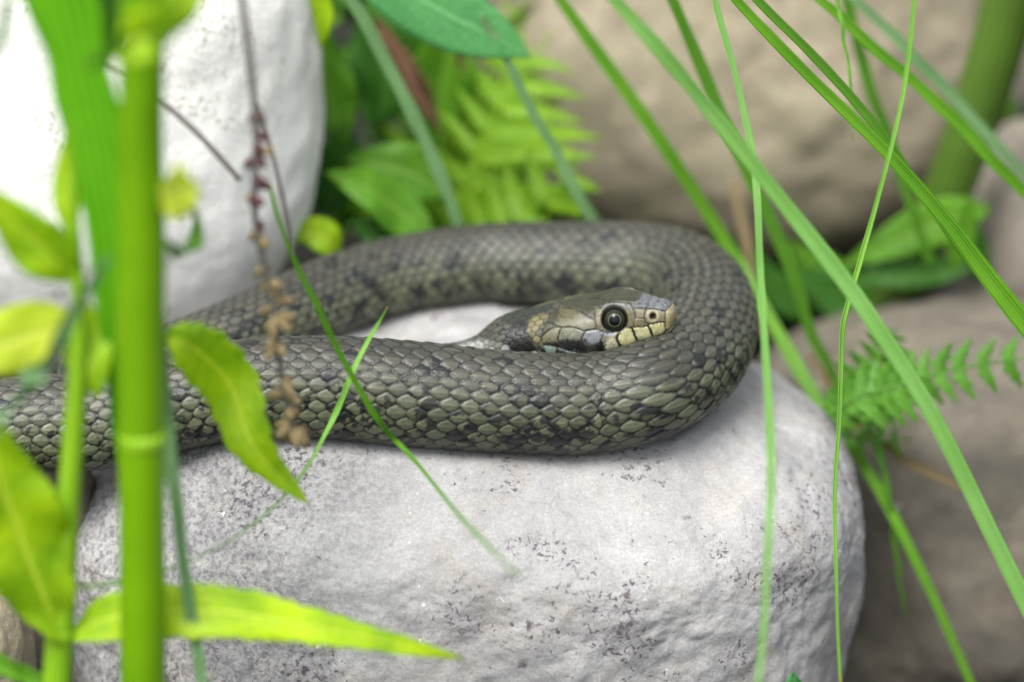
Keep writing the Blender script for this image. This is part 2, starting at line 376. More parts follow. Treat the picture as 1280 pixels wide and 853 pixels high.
# ------------------------------------------------------------------ snake
def polydist(px, py, poly):
    d = np.full(px.shape, 1e9)
    for (x0, y0), (x1, y1) in zip(poly[:-1], poly[1:]):
        dx, dy = x1-x0, y1-y0; L = dx*dx+dy*dy+1e-9
        t = np.clip(((px-x0)*dx+(py-y0)*dy)/L, 0, 1)
        d = np.minimum(d, np.hypot(px-x0-t*dx, py-y0-t*dy))
    return d
def inpoly(px, py, poly):
    c = np.zeros(px.shape, bool); n = len(poly); j = n-1
    for i in range(n):
        xi, yi = poly[i]; xj, yj = poly[j]
        c ^= ((yi > py) != (yj > py)) & (px < (xj-xi)*(py-yi)/((yj-yi) if yj != yi else 1e-9)+xi); j = i
    return c
def region(px, py, poly, soft):
    d = polydist(px, py, list(poly)+[poly[0]]); s = np.where(inpoly(px, py, poly), d, -d)
    return sm(-soft, soft, s)
cA = lambda L: [(730+x/8.53, 355+y/8.53) for x, y in L]
cB = lambda L: [(620+x/8.53, 355+y/8.53) for x, y in L]

def snake():
    root = empty('snake', (0, 0, 0), 'grey olive snake coiled on the pale boulder with its head resting on its body', 'snake')
    NT = 232
    s_body = np.arange(0, S_head-.9, .030); s_hd = np.arange(S_head-.9+.012, S_end-.004, .0125)
    s_all = np.concatenate([s_body, s_hd]); s_all = s_all[s_all > .05]
    s_all = np.append(s_all, S_end-.002)
    C = np.stack([np.interp(s_all, S, dense[:, k]) for k in range(4)], -1)
    c = C[:, :3]; r = C[:, 3]
    T = nrm(np.gradient(c, s_all, axis=0))
    # smooth tangents
    up = np.tile(np.array([0, 0, 1.]), (len(c), 1))
    B = nrm(np.cross(T, up)); Nn = nrm(np.cross(B, T))          # B: to the animal's right hand when facing along T
    hc = ctrl_s[NB:NB+8]
    hwv = np.interp(s_all, np.concatenate([ctrl_s[NB-3:NB], hc]), np.concatenate([[.43, .50, .62], hw_l]))
    isH = sm(S_head-1.2, S_head-.1, s_all)
    # smooth the head width curve
    ker = np.hanning(41); ker /= ker.sum()
    hws = np.convolve(np.pad(hwv, 20, 'edge'), ker, 'valid')
    tipk = sm(hc[5], hc[7], s_all); hws = hws*(1-tipk)+hwv*tipk
    hwid = r*(1-isH)+hws*isH
    # blunt snout
    u = np.clip((s_all-hc[5])/(S_end-hc[5]), 0, 1)
    blunt = np.sqrt(np.clip(1-u**2.1, 0, 1))
    r_h = np.where(s_all > hc[5], np.interp(hc[5], s_all, r)*blunt, r)
    w_h = np.where(s_all > hc[5], np.interp(hc[5], s_all, hwid)*blunt, hwid)
    r = np.where(s_all > hc[5], r_h, r); hwid = np.where(s_all > hc[5], w_h, hwid)
    th = np.linspace(-math.pi, math.pi, NT, endpoint=False)      # 0 = back, +-pi = belly
    TH, SS = np.meshgrid(th, s_all)
    e_up = 1+isH*.12; 
    ct, st = np.cos(TH), np.sin(TH)
    # superelliptic section: belly flattened on the body, box-like brow on the head
    ex = (2/(2+.55*isH))[:, None]
    cx = np.sign(st)*np.abs(st)**ex; cz = np.sign(ct)*np.abs(ct)**ex
    bodyz = np.where(cz < -.8, -.8+(cz+.8)*.75, cz)
    cz = bodyz*(1-isH[:, None])+cz*isH[:, None]
    # thickening muscles: slight slow noise in radius
    slow = 1+.012*noise3(np.stack([SS*.5, TH*0, TH*0], -1), 5)
    X = cx*hwid[:, None]*slow; Z = cz*r[:, None]*slow
    Pn = c[:, None, :]+X[..., None]*B[:, None, :]+Z[..., None]*Nn[:, None, :]
    dPs = np.gradient(Pn, axis=0); dPt = np.roll(Pn, -1, 1)-np.roll(Pn, 1, 1)
    NRM = nrm(np.cross(dPt, dPs)); 
    if (NRM*(Pn-c[:, None, :])).sum(-1).mean() < 0: NRM = -NRM
    # ---- scale pattern
    L = .40*np.clip(r, .36, 1.1)/1.03*np.where(r < .6, .92, 1); L = L*(1-isH)+.185*isH
    cc = np.concatenate([[0], np.cumsum(np.diff(s_all)/((L[1:]+L[:-1])/2))])
    ROW = R(12.35)
    A = cc[:, None]+0*TH; Wt = TH/ROW
    # gentle irregularity
    jn = np.stack([A*.35, Wt*.35, TH*0], -1); A = A+.12*noise3(jn, 3); Wt2 = Wt+.12*noise3(jn, 8)
    best = np.full(TH.shape, -9.); bi = np.zeros(TH.shape, np.int64); bj = np.zeros(TH.shape, np.int64); ba = np.zeros(TH.shape); bb = np.zeros(TH.shape)
    r0 = np.round(Wt2).astype(int)
    second = np.full(TH.shape, -9.)
    for dr in (-1, 0, 1):
        row = r0+dr; off = (row % 2)*.5
        j0 = np.round(A-off).astype(int)
        for dj in (-1, 0, 1):
            j = j0+dj
            hid = rnd(row*7919+j*104729, 4)
            a = A-(j+off)-.05+(hid-.5)*.05; b = Wt2-row
            # hexagon with rounded corners; a<0 is toward the tail = free edge
            a2 = np.where(a < 0, a/.56, a/.52)
            m = 1.05-(np.abs(a2)**3.6+(np.abs(b)/.70+np.abs(a)*.92)**3.6)**(1/3.6)
            h = m-.35*a                                     # the rear edge rides over the scale behind
            h = np.where(m < 0, -5+m, h)
            up_ = h > best
            second = np.where(up_, best, np.maximum(second, h))
            best = np.where(up_, h, best); bi = np.where(up_, row, bi); bj = np.where(up_, j, bj); ba = np.where(up_, a, ba); bb = np.where(up_, b, bb)
    a2 = np.where(ba < 0, ba/.56, ba/.52)
    mm = np.clip(1.05-(np.abs(a2)**3.6+(np.abs(bb)/.70+np.abs(ba)*.92)**3.6)**(1/3.6), 0, 1)
    edge = sm(0.02, .22, mm); dome = 1-(1-mm)**2.2
    keel = np.exp(-(bb/.07)**2)*sm(.1, .5, mm)
    keel = keel*sm(R(125), R(95), np.abs(TH))
    sc_h = edge*.62+dome*.16-.55*ba*edge+.20*keel
    # ventral scutes
    ven = sm(R(128), R(134), np.abs(TH))
    vf = A-np.floor(A); vh = .9*sm(0, .12, vf)*(1-.5*vf)
    rel = sc_h*(1-ven)+vh*ven
    amp = .050*np.clip(r, .3, 1.05)[:, None]*(1-.55*isH[:, None])
    # ---- colour of each scale
    sid = bi*100003+bj*31
    rv = rnd(sid, 1); rv2 = rnd(sid, 2); rv3 = rnd(sid, 12)
    aw = np.abs(bi)*ROW
    flank = sm(R(25), R(100), aw)
    dors = lin(62, 62, 54); fl = lin(88, 93, 72)
    colr = dors[None, None]*(1-flank[..., None])+fl[None, None]*flank[..., None]
    colr = colr*(.66+.55*rv)[..., None]
    hue = (rv2-.5)[..., None]; colr = colr*(1+hue*np.array([.08, .0, -.10]))
    bl = noise3(np.stack([A*.16, Wt*.16, TH*0+3], -1), 31)
    colr = colr*(1-.18*sm(0, .6, bl))[..., None]
    # blue cast where the old skin lies over the back
    # pale rim on the free edge, warm light keel
    rim = sm(.34, .12, mm)*sm(.08, .2, mm)*sm(.05, -.2, ba)
    colr = colr*(1+.30*rim)[..., None]+rim[..., None]*.012*np.array([.9, 1, .9])
    colr = colr*(1+.42*keel[..., None]*np.array([1.1, .95, .9]))
    colr = colr*(.72+.28*sm(.0, .45, mm))[..., None]
    fine = fbm(np.stack([SS*14, TH*14*r[:, None], TH*0], -1), 3, 71)
    colr = colr*(1+.13*fine)[..., None]
    # dark marks: flank bars and small dorsal spots, scale by scale
    cj = bj+(bi % 2)*.5
    cyc = 2.9
    bar = np.abs(((cj+.7*rnd(np.floor(cj/cyc), 41))/cyc) % 1-.5)
    pbar = sm(.30, .12, bar)*sm(R(78), R(92), aw)*sm(R(135), R(122), aw)
    cyc2 = 4.6; dcell = np.floor((cj+1)/cyc2); sp = np.hypot(((cj+1)/cyc2 % 1-.5)*cyc2, (np.abs(bi)-(3.6+1.5*rnd(dcell, 44)))*.8)
    psp = sm(1.45, .6, sp)*.75
    pm = np.maximum(pbar*.9, psp*.8)+.06
    isd = (rv3 < pm)
    ink = lin(17, 20, 21)
    # ragged ink inside marked scales, always a dark skin between scales
    rag = fbm(np.stack([SS*7, TH*7*r[:, None], TH*0+5], -1), 4, 91)
    dk = np.where(isd, sm(-.22, .06, rag+.25-mm*.5), 0)
    part = (rv2 > .5) & (aw > R(70)) & ~isd
    dk = np.maximum(dk, np.where(part, sm(.24, .36, rag+.1)*.9, 0))
    topd = (rv > .66) & (aw < R(70)); dk = np.maximum(dk, np.where(topd, sm(.0, .35, np.abs(bb)-.1+.2*rag)*.55, 0))
    colr = colr*(1-dk[..., None])+ink*dk[..., None]
    skin = lin(13, 15, 18)
    gap = 1-sm(.05, .19, mm)
    colr = colr*(1-gap[..., None])+skin*gap[..., None]
    vcol = lin(60, 66, 54)*(1-.5*(rnd(np.floor(A)*13+(TH > 0)*5, 3) > .5))[..., None]
    colr = colr*(1-ven[..., None])+vcol*ven[..., None]
    # ---- head plates and markings, read in a side view of the head (same on both sides)
    near = s_all > S_head-1.9
    side = np.sign((B[-1]@(-FWD)))                          # which sign of theta faces the camera
    tgt_idx = np.where(near)[0]
    k0 = tgt_idx[0]
    Pc = Pn[k0:].copy()
    # side coordinates: each half is measured as the camera-facing half
    THn = TH[k0:]; flip = (np.sign(np.sin(THn)) != side)
    mir = (NT-np.arange(NT)) % NT
    Pm = np.where(flip[..., None], Pc[:, mir], Pc)
    hx, hy = proj(Pm)
    grooves = [(cA(g), wd) for g, wd in [
        ([(0, 165), (150, 170), (240, 187), (430, 207), (560, 215), (640, 205)], 1.0),
        ([(480, 205), (530, 270), (540, 310), (552, 358)], 1.5), ([(552, 358), (530, 430), (520, 470)], .8),
        ([(120, 270), (185, 268)], 1.0), ([(125, 290), (118, 360), (122, 400), (142, 470)], 1.0), ([(122, 362), (185, 350)], .8),
        ([(0, 500), (140, 480), (170, 500), (220, 517), (360, 517), (440, 462), (500, 472), (560, 458), (655, 452), (695, 432), (760, 410), (845, 405)], 1.3),
        ([(215, 517), (185, 600), (190, 705)], 1.0), ([(375, 520), (345, 575), (372, 640), (428, 692)], 2.1),
        ([(510, 468), (545, 560), (592, 645)], 2.1), ([(682, 450), (712, 500), (727, 552)], 2.0), ([(845, 405), (872, 480), (845, 522)], 1.2),
        ([(190, 712), (330, 705), (430, 690), (585, 625), (690, 592), (845, 520), (930, 450), (985, 370), (1000, 340)], 1.0),
        ([(672, 265), (655, 300), (640, 350), (655, 410), (690, 435)], 1.1), ([(672, 270), (690, 210)], .8),
        ([(672, 268), (760, 275), (850, 290), (868, 300), (862, 380), (868, 470)], 1.0), ([(865, 300), (895, 250), (930, 240), (960, 220)], .9),
        ([(545, 365), (635, 370)], .8), ([(540, 268), (672, 265)], .8), ([(775, 150), (790, 195), (865, 245)], 1.0), ([(575, 175), (620, 120)], .9), ([(340, 130), (420, 90), (470, 75)], .7),
        ([(735, 410), (740, 440)], .7), ([(600, 650), (610, 690)], .8), ([(690, 595), (700, 640)], 1.3), ([(765, 555), (775, 600)], 1.2)]]
    grooves += [(cB(g), wd) for g, wd in [
        ([(640, 265), (700, 262), (800, 270), (900, 300), (980, 350), (1060, 390), (1080, 480)], 1.2),
        ([(650, 300), (700, 350), (740, 362)], .9), ([(700, 262), (660, 300)], .8),
        ([(520, 410), (600, 418), (640, 460), (700, 470), (790, 465), (870, 480), (950, 510), (1075, 485)], 1.3),
        ([(640, 460), (560, 500), (495, 560), (490, 620), (512, 655)], 1.3), ([(700, 470), (672, 540), (660, 600), (700, 650)], 1.4),
        ([(950, 510), (920, 570), (890, 640), (880, 700)], 1.3), ([(500, 640), (660, 665), (760, 705), (960, 735), (1110, 712)], 1.4),
        ([(960, 735), (940, 770), (760, 785), (600, 800)], 1.2), ([(660, 670), (655, 740)], 1.2), ([(860, 170), (990, 150), (1109, 165)], .8), ([(640, 265), (760, 190), (860, 170)], .8)]]
    plate = sm(668, 678, hx+.35*(400-hy)*0)*sm(-1, 1, hx-672+ (hy-415)*.12)
    plate = sm(-1.5, 1.5, hx-np.interp(hy, [360, 385, 392, 405, 412, 425, 436, 450], [706, 700, 690, 683, 679, 677, 681, 690]))
    gd = np.full(hx.shape, 0.)
    for g, wd in grooves:
        d = polydist(hx, hy, g); gd = np.maximum(gd, np.exp(-(d/(wd*.62))**2)*min(1, .55+.25*wd))
    # top-of-head midline is plain; groove relief
    relH = 1-gd
    ed_px = (768.2, 400.3)
    ed = np.hypot((hx-ed_px[0])/1.06, hy-ed_px[1])
    nd = np.hypot(hx-816.0, hy-395.6)
    socket = sm(16.8, 12.8, ed)
    pitn = sm(4.6, 2.2, nd)
    nrim = np.exp(-((nd-6.5)/1.8)**2)
    kk = slice(k0, None)
    disp = rel*amp
    base_h = disp[kk]*(1-plate)+plate*(.030*relH+.012*nrim)
    base_h = base_h-.11*socket-.12*pitn+.02*np.exp(-((ed-19)/2.2)**2)*sm(404, 388, hy)
    # brow ridge over the eye
    base_h = base_h+.045*np.exp(-((hx-768)/20)**2-((hy-383.5)/3.5)**2)
    disp = disp.copy(); disp[kk] = base_h
    ch = colr[kk]
    def put(cur, msk, rgb, k=1.0, _=0): return cur*(1-msk[..., None]*k)+rgb*msk[..., None]*k
    mot = fbm(np.stack([hx*.22, hy*.22, hx*0], -1), 4, 17); mot2 = fbm(np.stack([hx*.6, hy*.6, hx*0], -1), 4, 27)
    hd = np.zeros(ch.shape)+lin(58, 58, 34)
    hxw, hyw = hx+1.5*mot, hy+1.5*mot2
    hd = put(hd, region(hxw, hyw, cB([(700, 250), (900, 290), (1080, 400), (1080, 490), (940, 515), (700, 480), (640, 450)])+[], 3), lin(96, 92, 56))
    hd = put(hd, region(hxw, hyw, cB([(850, 330), (1000, 350), (1070, 480), (950, 505), (800, 470)]), 4), lin(120, 118, 100), .8)
    hd = put(hd, region(hxw, hyw, cB([(490, 640), (490, 560), (640, 455), (950, 505), (890, 640), (700, 640)]), 2), lin(116, 114, 82))
    hd = put(hd, region(hxw, hyw, cB([(720, 480), (930, 500), (900, 590), (690, 600)]), 4), lin(134, 136, 120), .8)
    hd = put(hd, region(hxw, hyw, cA([(-10, 500), (150, 480), (360, 520), (340, 600), (200, 620), (0, 640)]), 3), lin(150, 154, 160))
    hd = put(hd, region(hxw, hyw, cA([(200, 560), (345, 560), (420, 690), (300, 715), (190, 715)]), 3), lin(212, 206, 165))
    hd = put(hd, region(hxw, hyw, cA([(350, 530), (440, 460), (690, 440), (850, 400), (880, 480), (845, 520), (590, 640), (430, 700), (370, 640)]), 2), lin(214, 210, 150))
    hd = put(hd, region(hxw, hyw, cA([(430, 290), (540, 270), (550, 460), (440, 470)]), 2), lin(122, 117, 76))
    hd = put(hd, region(hxw, hyw, cA([(540, 270), (860, 290), (850, 405), (660, 450), (520, 460)]), 2), lin(128, 120, 88))
    hd = put(hd, region(hxw, hyw, cA([(120, 270), (190, 265), (190, 350), (230, 500), (170, 500), (120, 400)]), 1.5), lin(128, 122, 92))
    hd = put(hd, region(hxw, hyw, cA([(560, 215), (640, 120), (780, 140), (960, 230), (870, 300), (670, 270), (500, 240)]), 5), lin(112, 116, 122))
    hd = put(hd, region(hxw, hyw, cA([(870, 290), (960, 230), (1020, 350), (930, 470), (850, 520)]), 3), lin(172, 162, 112))
    hd = put(hd, region(hxw, hyw, cA([(300, 240), (470, 225), (530, 260), (440, 285), (200, 262)]), 2), lin(150, 152, 150), .6)
    hd = put(hd, sm(0, 3, hy-cA([(0, 0)])[0][1]-0-np.interp(hx, [740, 780, 800, 815, 829, 845], [84, 81, 73.5, 69.5, 61.5, 44])), lin(200, 200, 140))   # chin
    hd = put(hd, region(hxw, hyw, cB([(490, 650), (700, 680), (960, 720), (1109, 715), (1109, 900), (560, 860)]), 2.5), lin(140, 162, 150))
    hd = hd*(1+.26*mot2+.22*mot)[..., None]
    blk = lin(18, 20, 24)
    k1 = region(hx+2.2*mot2, hy+2.2*mot2, cB([(510, 632), (690, 600), (760, 585), (880, 590), (960, 640), (960, 715), (800, 705), (640, 665)]), 1.6)
    k1 = np.maximum(k1, region(hx+3*mot2, hy+2*mot2, cA([(100, 640), (190, 590), (230, 640), (235, 705), (170, 715)]), 1.5)*1.)
    k1 = np.maximum(k1, region(hx+3*mot2, hy+3*mot2, cA([(-10, 580), (60, 600), (30, 640), (-10, 700)]), 1.5)*.9)
    k1 = np.maximum(k1, .9*region(hx+3*mot2, hy+2*mot2, cB([(650, 690), (760, 720), (740, 800), (640, 770)]), 1.8))
    k1 = np.maximum(k1, .6*region(hx+3*mot2, hy+2*mot2, cA([(180, 540), (280, 570), (240, 620), (180, 640)]), 2))
    hd = put(hd, k1, blk)
    gcol = np.zeros(hx.shape)
    for g, wd in grooves:
        d = polydist(hx, hy, g); wd = wd*1.5 if wd >= 2 else wd; gcol = np.maximum(gcol, sm(wd*.85, wd*.25, d+.35*mot2)*min(1., .62+.2*wd))
    hd = put(hd, gcol, lin(26, 26, 22))
    hd = put(hd, nrim*.5, lin(205, 192, 155)); 
    hd = put(hd, pitn, lin(38, 20, 12)); hd = put(hd, socket, lin(12, 13, 14)); hd = put(hd, np.exp(-((ed-14.8)/1.5)**2)*.8, lin(14, 14, 14))
    # neck scales: grey with pale lower rows, black collar, tan collar
    nk = ch.copy()
    nk = put(nk, region(hx+1.5*rv[kk], hy, cB([(60, 380), (330, 250), (620, 230), (500, 330), (360, 420), (340, 520), (250, 500)])+[], 3), lin(34, 37, 31), .85)
    pale = region(hx, hy, [(560, 436), (600, 425), (640, 432), (680, 455), (690, 475), (560, 475)], 5); pal_e = (mm[kk] > .08)
    nk = put(nk, pale*pal_e*(.35+.65*sm(.1, .5, (rv2[kk]))), lin(168, 170, 168), .6)
    nk = put(nk, region(hx+2.5*rv[kk], hy+2*rv2[kk], cB([(140, 680), (160, 500), (210, 430), (310, 400), (345, 500), (360, 600), (440, 700), (490, 830), (340, 830), (190, 730)]), 1.6), lin(15, 17, 17), .96)
    tan = region(hx+2*rv[kk], hy+1.5*rv2[kk], cB([(345, 520), (370, 400), (430, 345), (540, 320), (600, 350), (530, 420), (450, 500), (500, 660), (430, 640), (400, 590)]), 1.8)
    nk = put(nk, tan*pal_e, lin(98, 92, 62)[None, None]*(.55+.75*rv[kk])[..., None], .88)
    nk = put(nk, region(hx, hy, cB([(360, 735), (430, 715), (490, 800), (480, 860), (360, 830)]), 1.5)*pal_e, lin(200, 205, 185), .9)
    nk = put(nk, (1-sm(.04, .26, mm[kk]))*sm(600, 640, hx), lin(16, 17, 15), .95)
    hd = hd*.60; lum = hd.mean(-1, keepdims=True); hd = lum+(hd-lum)*.85
    nk = np.where(hx[..., None] > 630, nk, nk)
    out = nk*(1-plate[..., None])+hd*plate[..., None]
    wmix = sm(0, .4, s_all[k0:]-s_all[k0])[:, None, None]
    colr = colr.copy(); colr[kk] = ch*(1-wmix)+out*wmix
    Pf = Pn+NRM*disp[..., None]
    tw = sm(S_end-.10, S_end-.01, s_all)[:, None, None]; Pf = Pf*(1-tw)+Pn*tw
    n = len(s_all)
    V = Pf.reshape(-1, 3); ii = np.arange(n*NT).reshape(n, NT)
    F = np.stack([ii[:-1], np.roll(ii, -1, 1)[:-1], np.roll(ii, -1, 1)[1:], ii[1:]], -1).reshape(-1, 4)[:, ::-1]
    m, t, b = newmat('snake_skin'); at = N(t, 'ShaderNodeAttribute'); at.attribute_name = 'pigment'; v = coords(t)
    n2 = tex_noise(t, v, 26, 4, .6)
    cm = mixc(t, .35, at.outputs[0], ramp(t, n2, [(.3, .55), (.7, 1.4)]), 'MULTIPLY')
    t.links.new(cm, b.inputs['Base Color']); b.inputs['Specular IOR Level'].default_value = .55
    t.links.new(ramp(t, n2, [(.3, .39), (.7, .55)]), b.inputs['Roughness'])
    bump(t, n2, .012, .5, bsdf=b)
    body = mesh('body', V, F, m, root, colr=colr.reshape(-1, 3))
    # ---- eyes
    em, t, b = newmat('snake_eye'); v = coords(t, 100.0)
    sx = N(t, 'ShaderNodeSeparateXYZ'); t.links.new(v, sx.inputs[0])
    rr = math_(t, 'SQRT', math_(t, 'ADD', math_(t, 'MULTIPLY', sx.outputs[0], sx.outputs[0]), math_(t, 'MULTIPLY', sx.outputs[1], sx.outputs[1])))
    ne = tex_noise(t, v, 22, 4, .7)
    q = math_(t, 'ADD', rr, math_(t, 'MULTIPLY', math_(t, 'SUBTRACT', ne, .5), .012))
    c_ = ramp(t, q, [(0., (.003, .003, .004)), (.112, (.003, .004, .004)), (.117, (.09, .11, .06)), (.125, (.12, .14, .08)), (.133, (.012, .016, .012)), (.19, (.02, .025, .015)), (.215, (.006, .006, .006))])
    t.links.new(c_, b.inputs['Base Color']); b.inputs['Roughness'].default_value = .3
    b.inputs['Coat Weight'].default_value = .45; b.inputs['Coat Roughness'].default_value = .07; b.inputs['Coat IOR'].default_value = 1.38; b.inputs['Specular IOR Level'].default_value = .1
    D, FI = ICO[5]
    for sgn in (side, -side):
        # surface point under the eye centre on that side
        cand = np.where((np.sign(np.sin(THn)) == sgn) & (np.abs(np.sin(THn)) > .3), ed, 1e9); k = np.unravel_index(np.argmin(cand), cand.shape)
        p = Pn[k0:][k]; nn_ = NRM[k0:][k]
        nn_ = nrm(nn_+0.25*(B[-1]*sgn)-.0*Nn[-1])
        ctr = p-nn_*.135
        o = mesh('eye', D*.232*np.array([1, 1, .95])[None], FI, em, root)
        o.location = Vector(ctr*U); o.rotation_euler = Vector(nn_).to_track_quat('Z', 'Y').to_euler()
    return root
snake()

# ------------------------------------------------------------------ plant builders
def frames(c, side):
    T = nrm(np.gradient(c, axis=0)); sd_ = np.asarray(side, float)
    if sd_.ndim == 1: sd_ = np.tile(sd_, (len(c), 1))
    B = nrm(sd_-(sd_*T).sum(1)[:, None]*T); return T, B, nrm(np.cross(B, T))
def tube_vf(pts, rad, n=60, k=12, flat=1.0, side=(1, .2, 0), nodes=()):
    c = crom(pts, n); T, B, W = frames(c, side); r = np.interp(np.linspace(0, 1, n), np.linspace(0, 1, len(rad)), rad)
    for (u, am, wd) in nodes: r = r*(1+am*np.exp(-((np.linspace(0, 1, n)-u)/wd)**2))
    a = np.linspace(0, 2*np.pi, k, endpoint=False)
    V = c[:, None]+r[:, None, None]*(np.cos(a)[None, :, None]*B[:, None]+flat*np.sin(a)[None, :, None]*W[:, None])
    uv = np.stack(np.broadcast_arrays((np.abs(a/np.pi-1))[None, :], np.linspace(0, 1, n)[:, None]), -1).reshape(-1, 2)
    ii = np.arange(n*k).reshape(n, k); F = np.stack([ii[:-1], np.roll(ii, -1, 1)[:-1], np.roll(ii, -1, 1)[1:], ii[1:]], -1).reshape(-1, 4)
    F = F.tolist()+[list(range(k))[::-1], list(range((n-1)*k, n*k))]
    return V.reshape(-1, 3), F, uv
def tube(name, pts, rad, m, parent=None, **kw):
    V, F, uv = tube_vf(pts, rad, **kw); return mesh(name, V, F, m, parent, uv=uv, origin=np.asarray(pts[0]))
def blade(name, pts, wid, m, side=(1, 0, .15), fold=.35, n=90, parent=None, thick=.012, twist=0):
    """a grass blade: folded along its midrib, with real thickness"""
    c = crom(pts, n)
    q_ = np.linspace(0, 1, n); ph = float(c[0][0])*3.1+float(c[-1][0])
    c = c+.035*np.stack([noise3(np.stack([q_*9+ph, q_*0+j, q_*0], -1), 3) for j in range(3)], -1)
    T, B, W = frames(c, side)
    if np.dot(W.mean(0), -FWD) < 0: W = -W
    tw = np.linspace(0, twist, n)[:, None]; B, W = B*np.cos(tw)+W*np.sin(tw), W*np.cos(tw)-B*np.sin(tw)
    w_ = np.interp(np.linspace(0, 1, n), np.linspace(0, 1, len(wid)), wid)/2*(1+.13*noise3(np.stack([q_*14+ph, q_*0, q_*0], -1), 8))
    us = np.array([-1, -.66, -.33, 0, .33, .66, 1.])
    prof = np.abs(us)*fold
    top = c[:, None]+w_[:, None, None]*(us[None, :, None]*B[:, None]+(prof[None, :, None])*W[:, None])+thick/2*W[:, None]
    bot = top-thick*W[:, None]*(1-.7*np.abs(us))[None, :, None]-np.where(us == 0, .3*w_[:, None], 0)[..., None]*.4*W[:, None]
    ring = np.concatenate([top, bot[:, ::-1]], 1); k = ring.shape[1]
    u01 = np.concatenate([us, us[::-1]])*.5+.5
    uv = np.stack(np.broadcast_arrays(u01[None, :], np.linspace(0, 1, n)[:, None]), -1).reshape(-1, 2)
    ii = np.arange(n*k).reshape(n, k); F = np.stack([ii[:-1], np.roll(ii, -1, 1)[:-1], np.roll(ii, -1, 1)[1:], ii[1:]], -1).reshape(-1, 4)
    F = F.tolist()+[list(range(k))[::-1], list(range((n-1)*k, n*k))]
    return mesh(name, ring.reshape(-1, 3), F, m, parent, uv=uv, origin=np.asarray(pts[0]))
def leaf(name, pts, width, m, parent=None, side=(1, 0, 0), fold=.25, wave=.05, serr=0.04, nser=16, peak=.4, n=48, seed=0, thick=.02, sharp=1.0, face=None):
    c = crom(pts, n); T, B, W = frames(c, side)
    if np.dot(W.mean(0), np.array([0, -.4, .9])) < 0: W = -W
    v = np.linspace(0, 1, n)
    a_, b_ = 1.0, (1-peak)/peak
    prof = (v/peak)**.75*np.exp(0) if False else np.where(v < peak, np.sin(v/peak*np.pi/2)**.8, np.cos((v-peak)/(1-peak)*np.pi/2)**sharp)
    prof = np.maximum(prof, .02)
    us = np.linspace(-1, 1, 13)
    saw = 1+serr*(((v*nser) % 1)-.5)*2*np.minimum(1, prof*2)
    wv = wave*width*np.sin(v[:, None]*nser*.9+us[None]*2+seed)*np.abs(us[None])**1.5
    rows = []
    ww = (width/2*prof)[:, None]*(1+(saw[:, None]-1)*np.abs(us[None])**4)
    Z = np.abs(us[None])*fold*ww+wv - (us[None]**2)*ww*.15
    top = c[:, None]+(us[None]*ww)[..., None]*B[:, None]+Z[..., None]*W[:, None]
    bot = top-thick*W[:, None]
    ring = np.concatenate([top, bot[:, ::-1]], 1); k = ring.shape[1]
    u01 = np.concatenate([us, us[::-1]])*.5+.5
    uv = np.stack(np.broadcast_arrays(u01[None, :], v[:, None]), -1).reshape(-1, 2)
    ii = np.arange(n*k).reshape(n, k); F = np.stack([ii[:-1], np.roll(ii, -1, 1)[:-1], np.roll(ii, -1, 1)[1:], ii[1:]], -1).reshape(-1, 4)
    F = F.tolist()+[list(range(k))[::-1], list(range((n-1)*k, n*k))]
    return mesh(name, ring.reshape(-1, 3), F, m, parent, uv=uv, origin=np.asarray(pts[0]))
def W_(px, Y=0): return px/64*(DIST+Y*.92)/DIST         # width in photo pixels -> cm at depth Y
def PP(L): return [P(*q) for q in L]

# ------------------------------------------------------------------ foreground plants, left
Y0 = -9
t = empty('stemmed_plant', P(178, 900, Y0), 'thick upright green stem with a pale ring, in front of the snake at left', 'plant stem')
tube('stem', [P(180, 1020, Y0), P(179, 853, Y0), P(177, 545, Y0), P(175, 420, Y0), P(177.5, 300, Y0), P(176, 170, Y0), P(178, 50, Y0), P(180, -150, Y0)], [W_(29, Y0), W_(29, Y0), W_(30, Y0), W_(27, Y0), W_(27, Y0)], M['stem'], t, n=160, k=24, nodes=((.4, .0, .01),))
def ring(px, py, Y, hw, parent):
    return tube('node', [P(px, py+8, Y), P(px, py+3, Y), P(px, py-3, Y), P(px, py-8, Y)], [hw*.99, hw*1.045, hw*1.045, hw*.99], M['stem_lime'], parent, n=12, k=24)
ring(178, 545, Y0, W_(29.5, Y0), t)
leaf('leaf', PP([(182, 25, Y0-1.2), (150, 58, Y0-1.8), (118, 78, Y0-2.4), (100, 88, Y0-3)]), W_(26, Y0), M['leaf_green'], t, side=(.5, .2, 1), seed=2)
leaf('leaf', PP([(140, 75, Y0-1.5), (180, 45, Y0-1.6), (215, 15, Y0-1.2), (260, -30, Y0-1)]), W_(75, Y0), M['leaf_lime'], t, side=(.5, .2, 1), seed=3, peak=.5)
leaf('leaf', PP([(200, 235, Y0-.5), (225, 240, Y0-.2), (250, 235, Y0)]), W_(70, Y0), M['leaf_yellow'], t, side=(0, .3, 1), seed=4)
leaf('leaf', PP([(205, 300, Y0+1), (225, 318, Y0+1.6), (243, 305, Y0+2), (246, 275, Y0+2.2), (238, 252, Y0+2)]), W_(22, Y0), M['leaf_green'], t, side=(.6, .5, .2), seed=5)
leaf('leaf', PP([(205, 420, Y0+3), (236, 432, Y0+3.0), (285, 478, Y0+3.7), (318, 560, Y0+3.4), (386, 628, Y0+3.8)]), W_(74, Y0+3), M['leaf_lime'], t, side=(.9, .45, .75), seed=6, wave=.14, peak=.42, sharp=.8, nser=11, serr=.10)

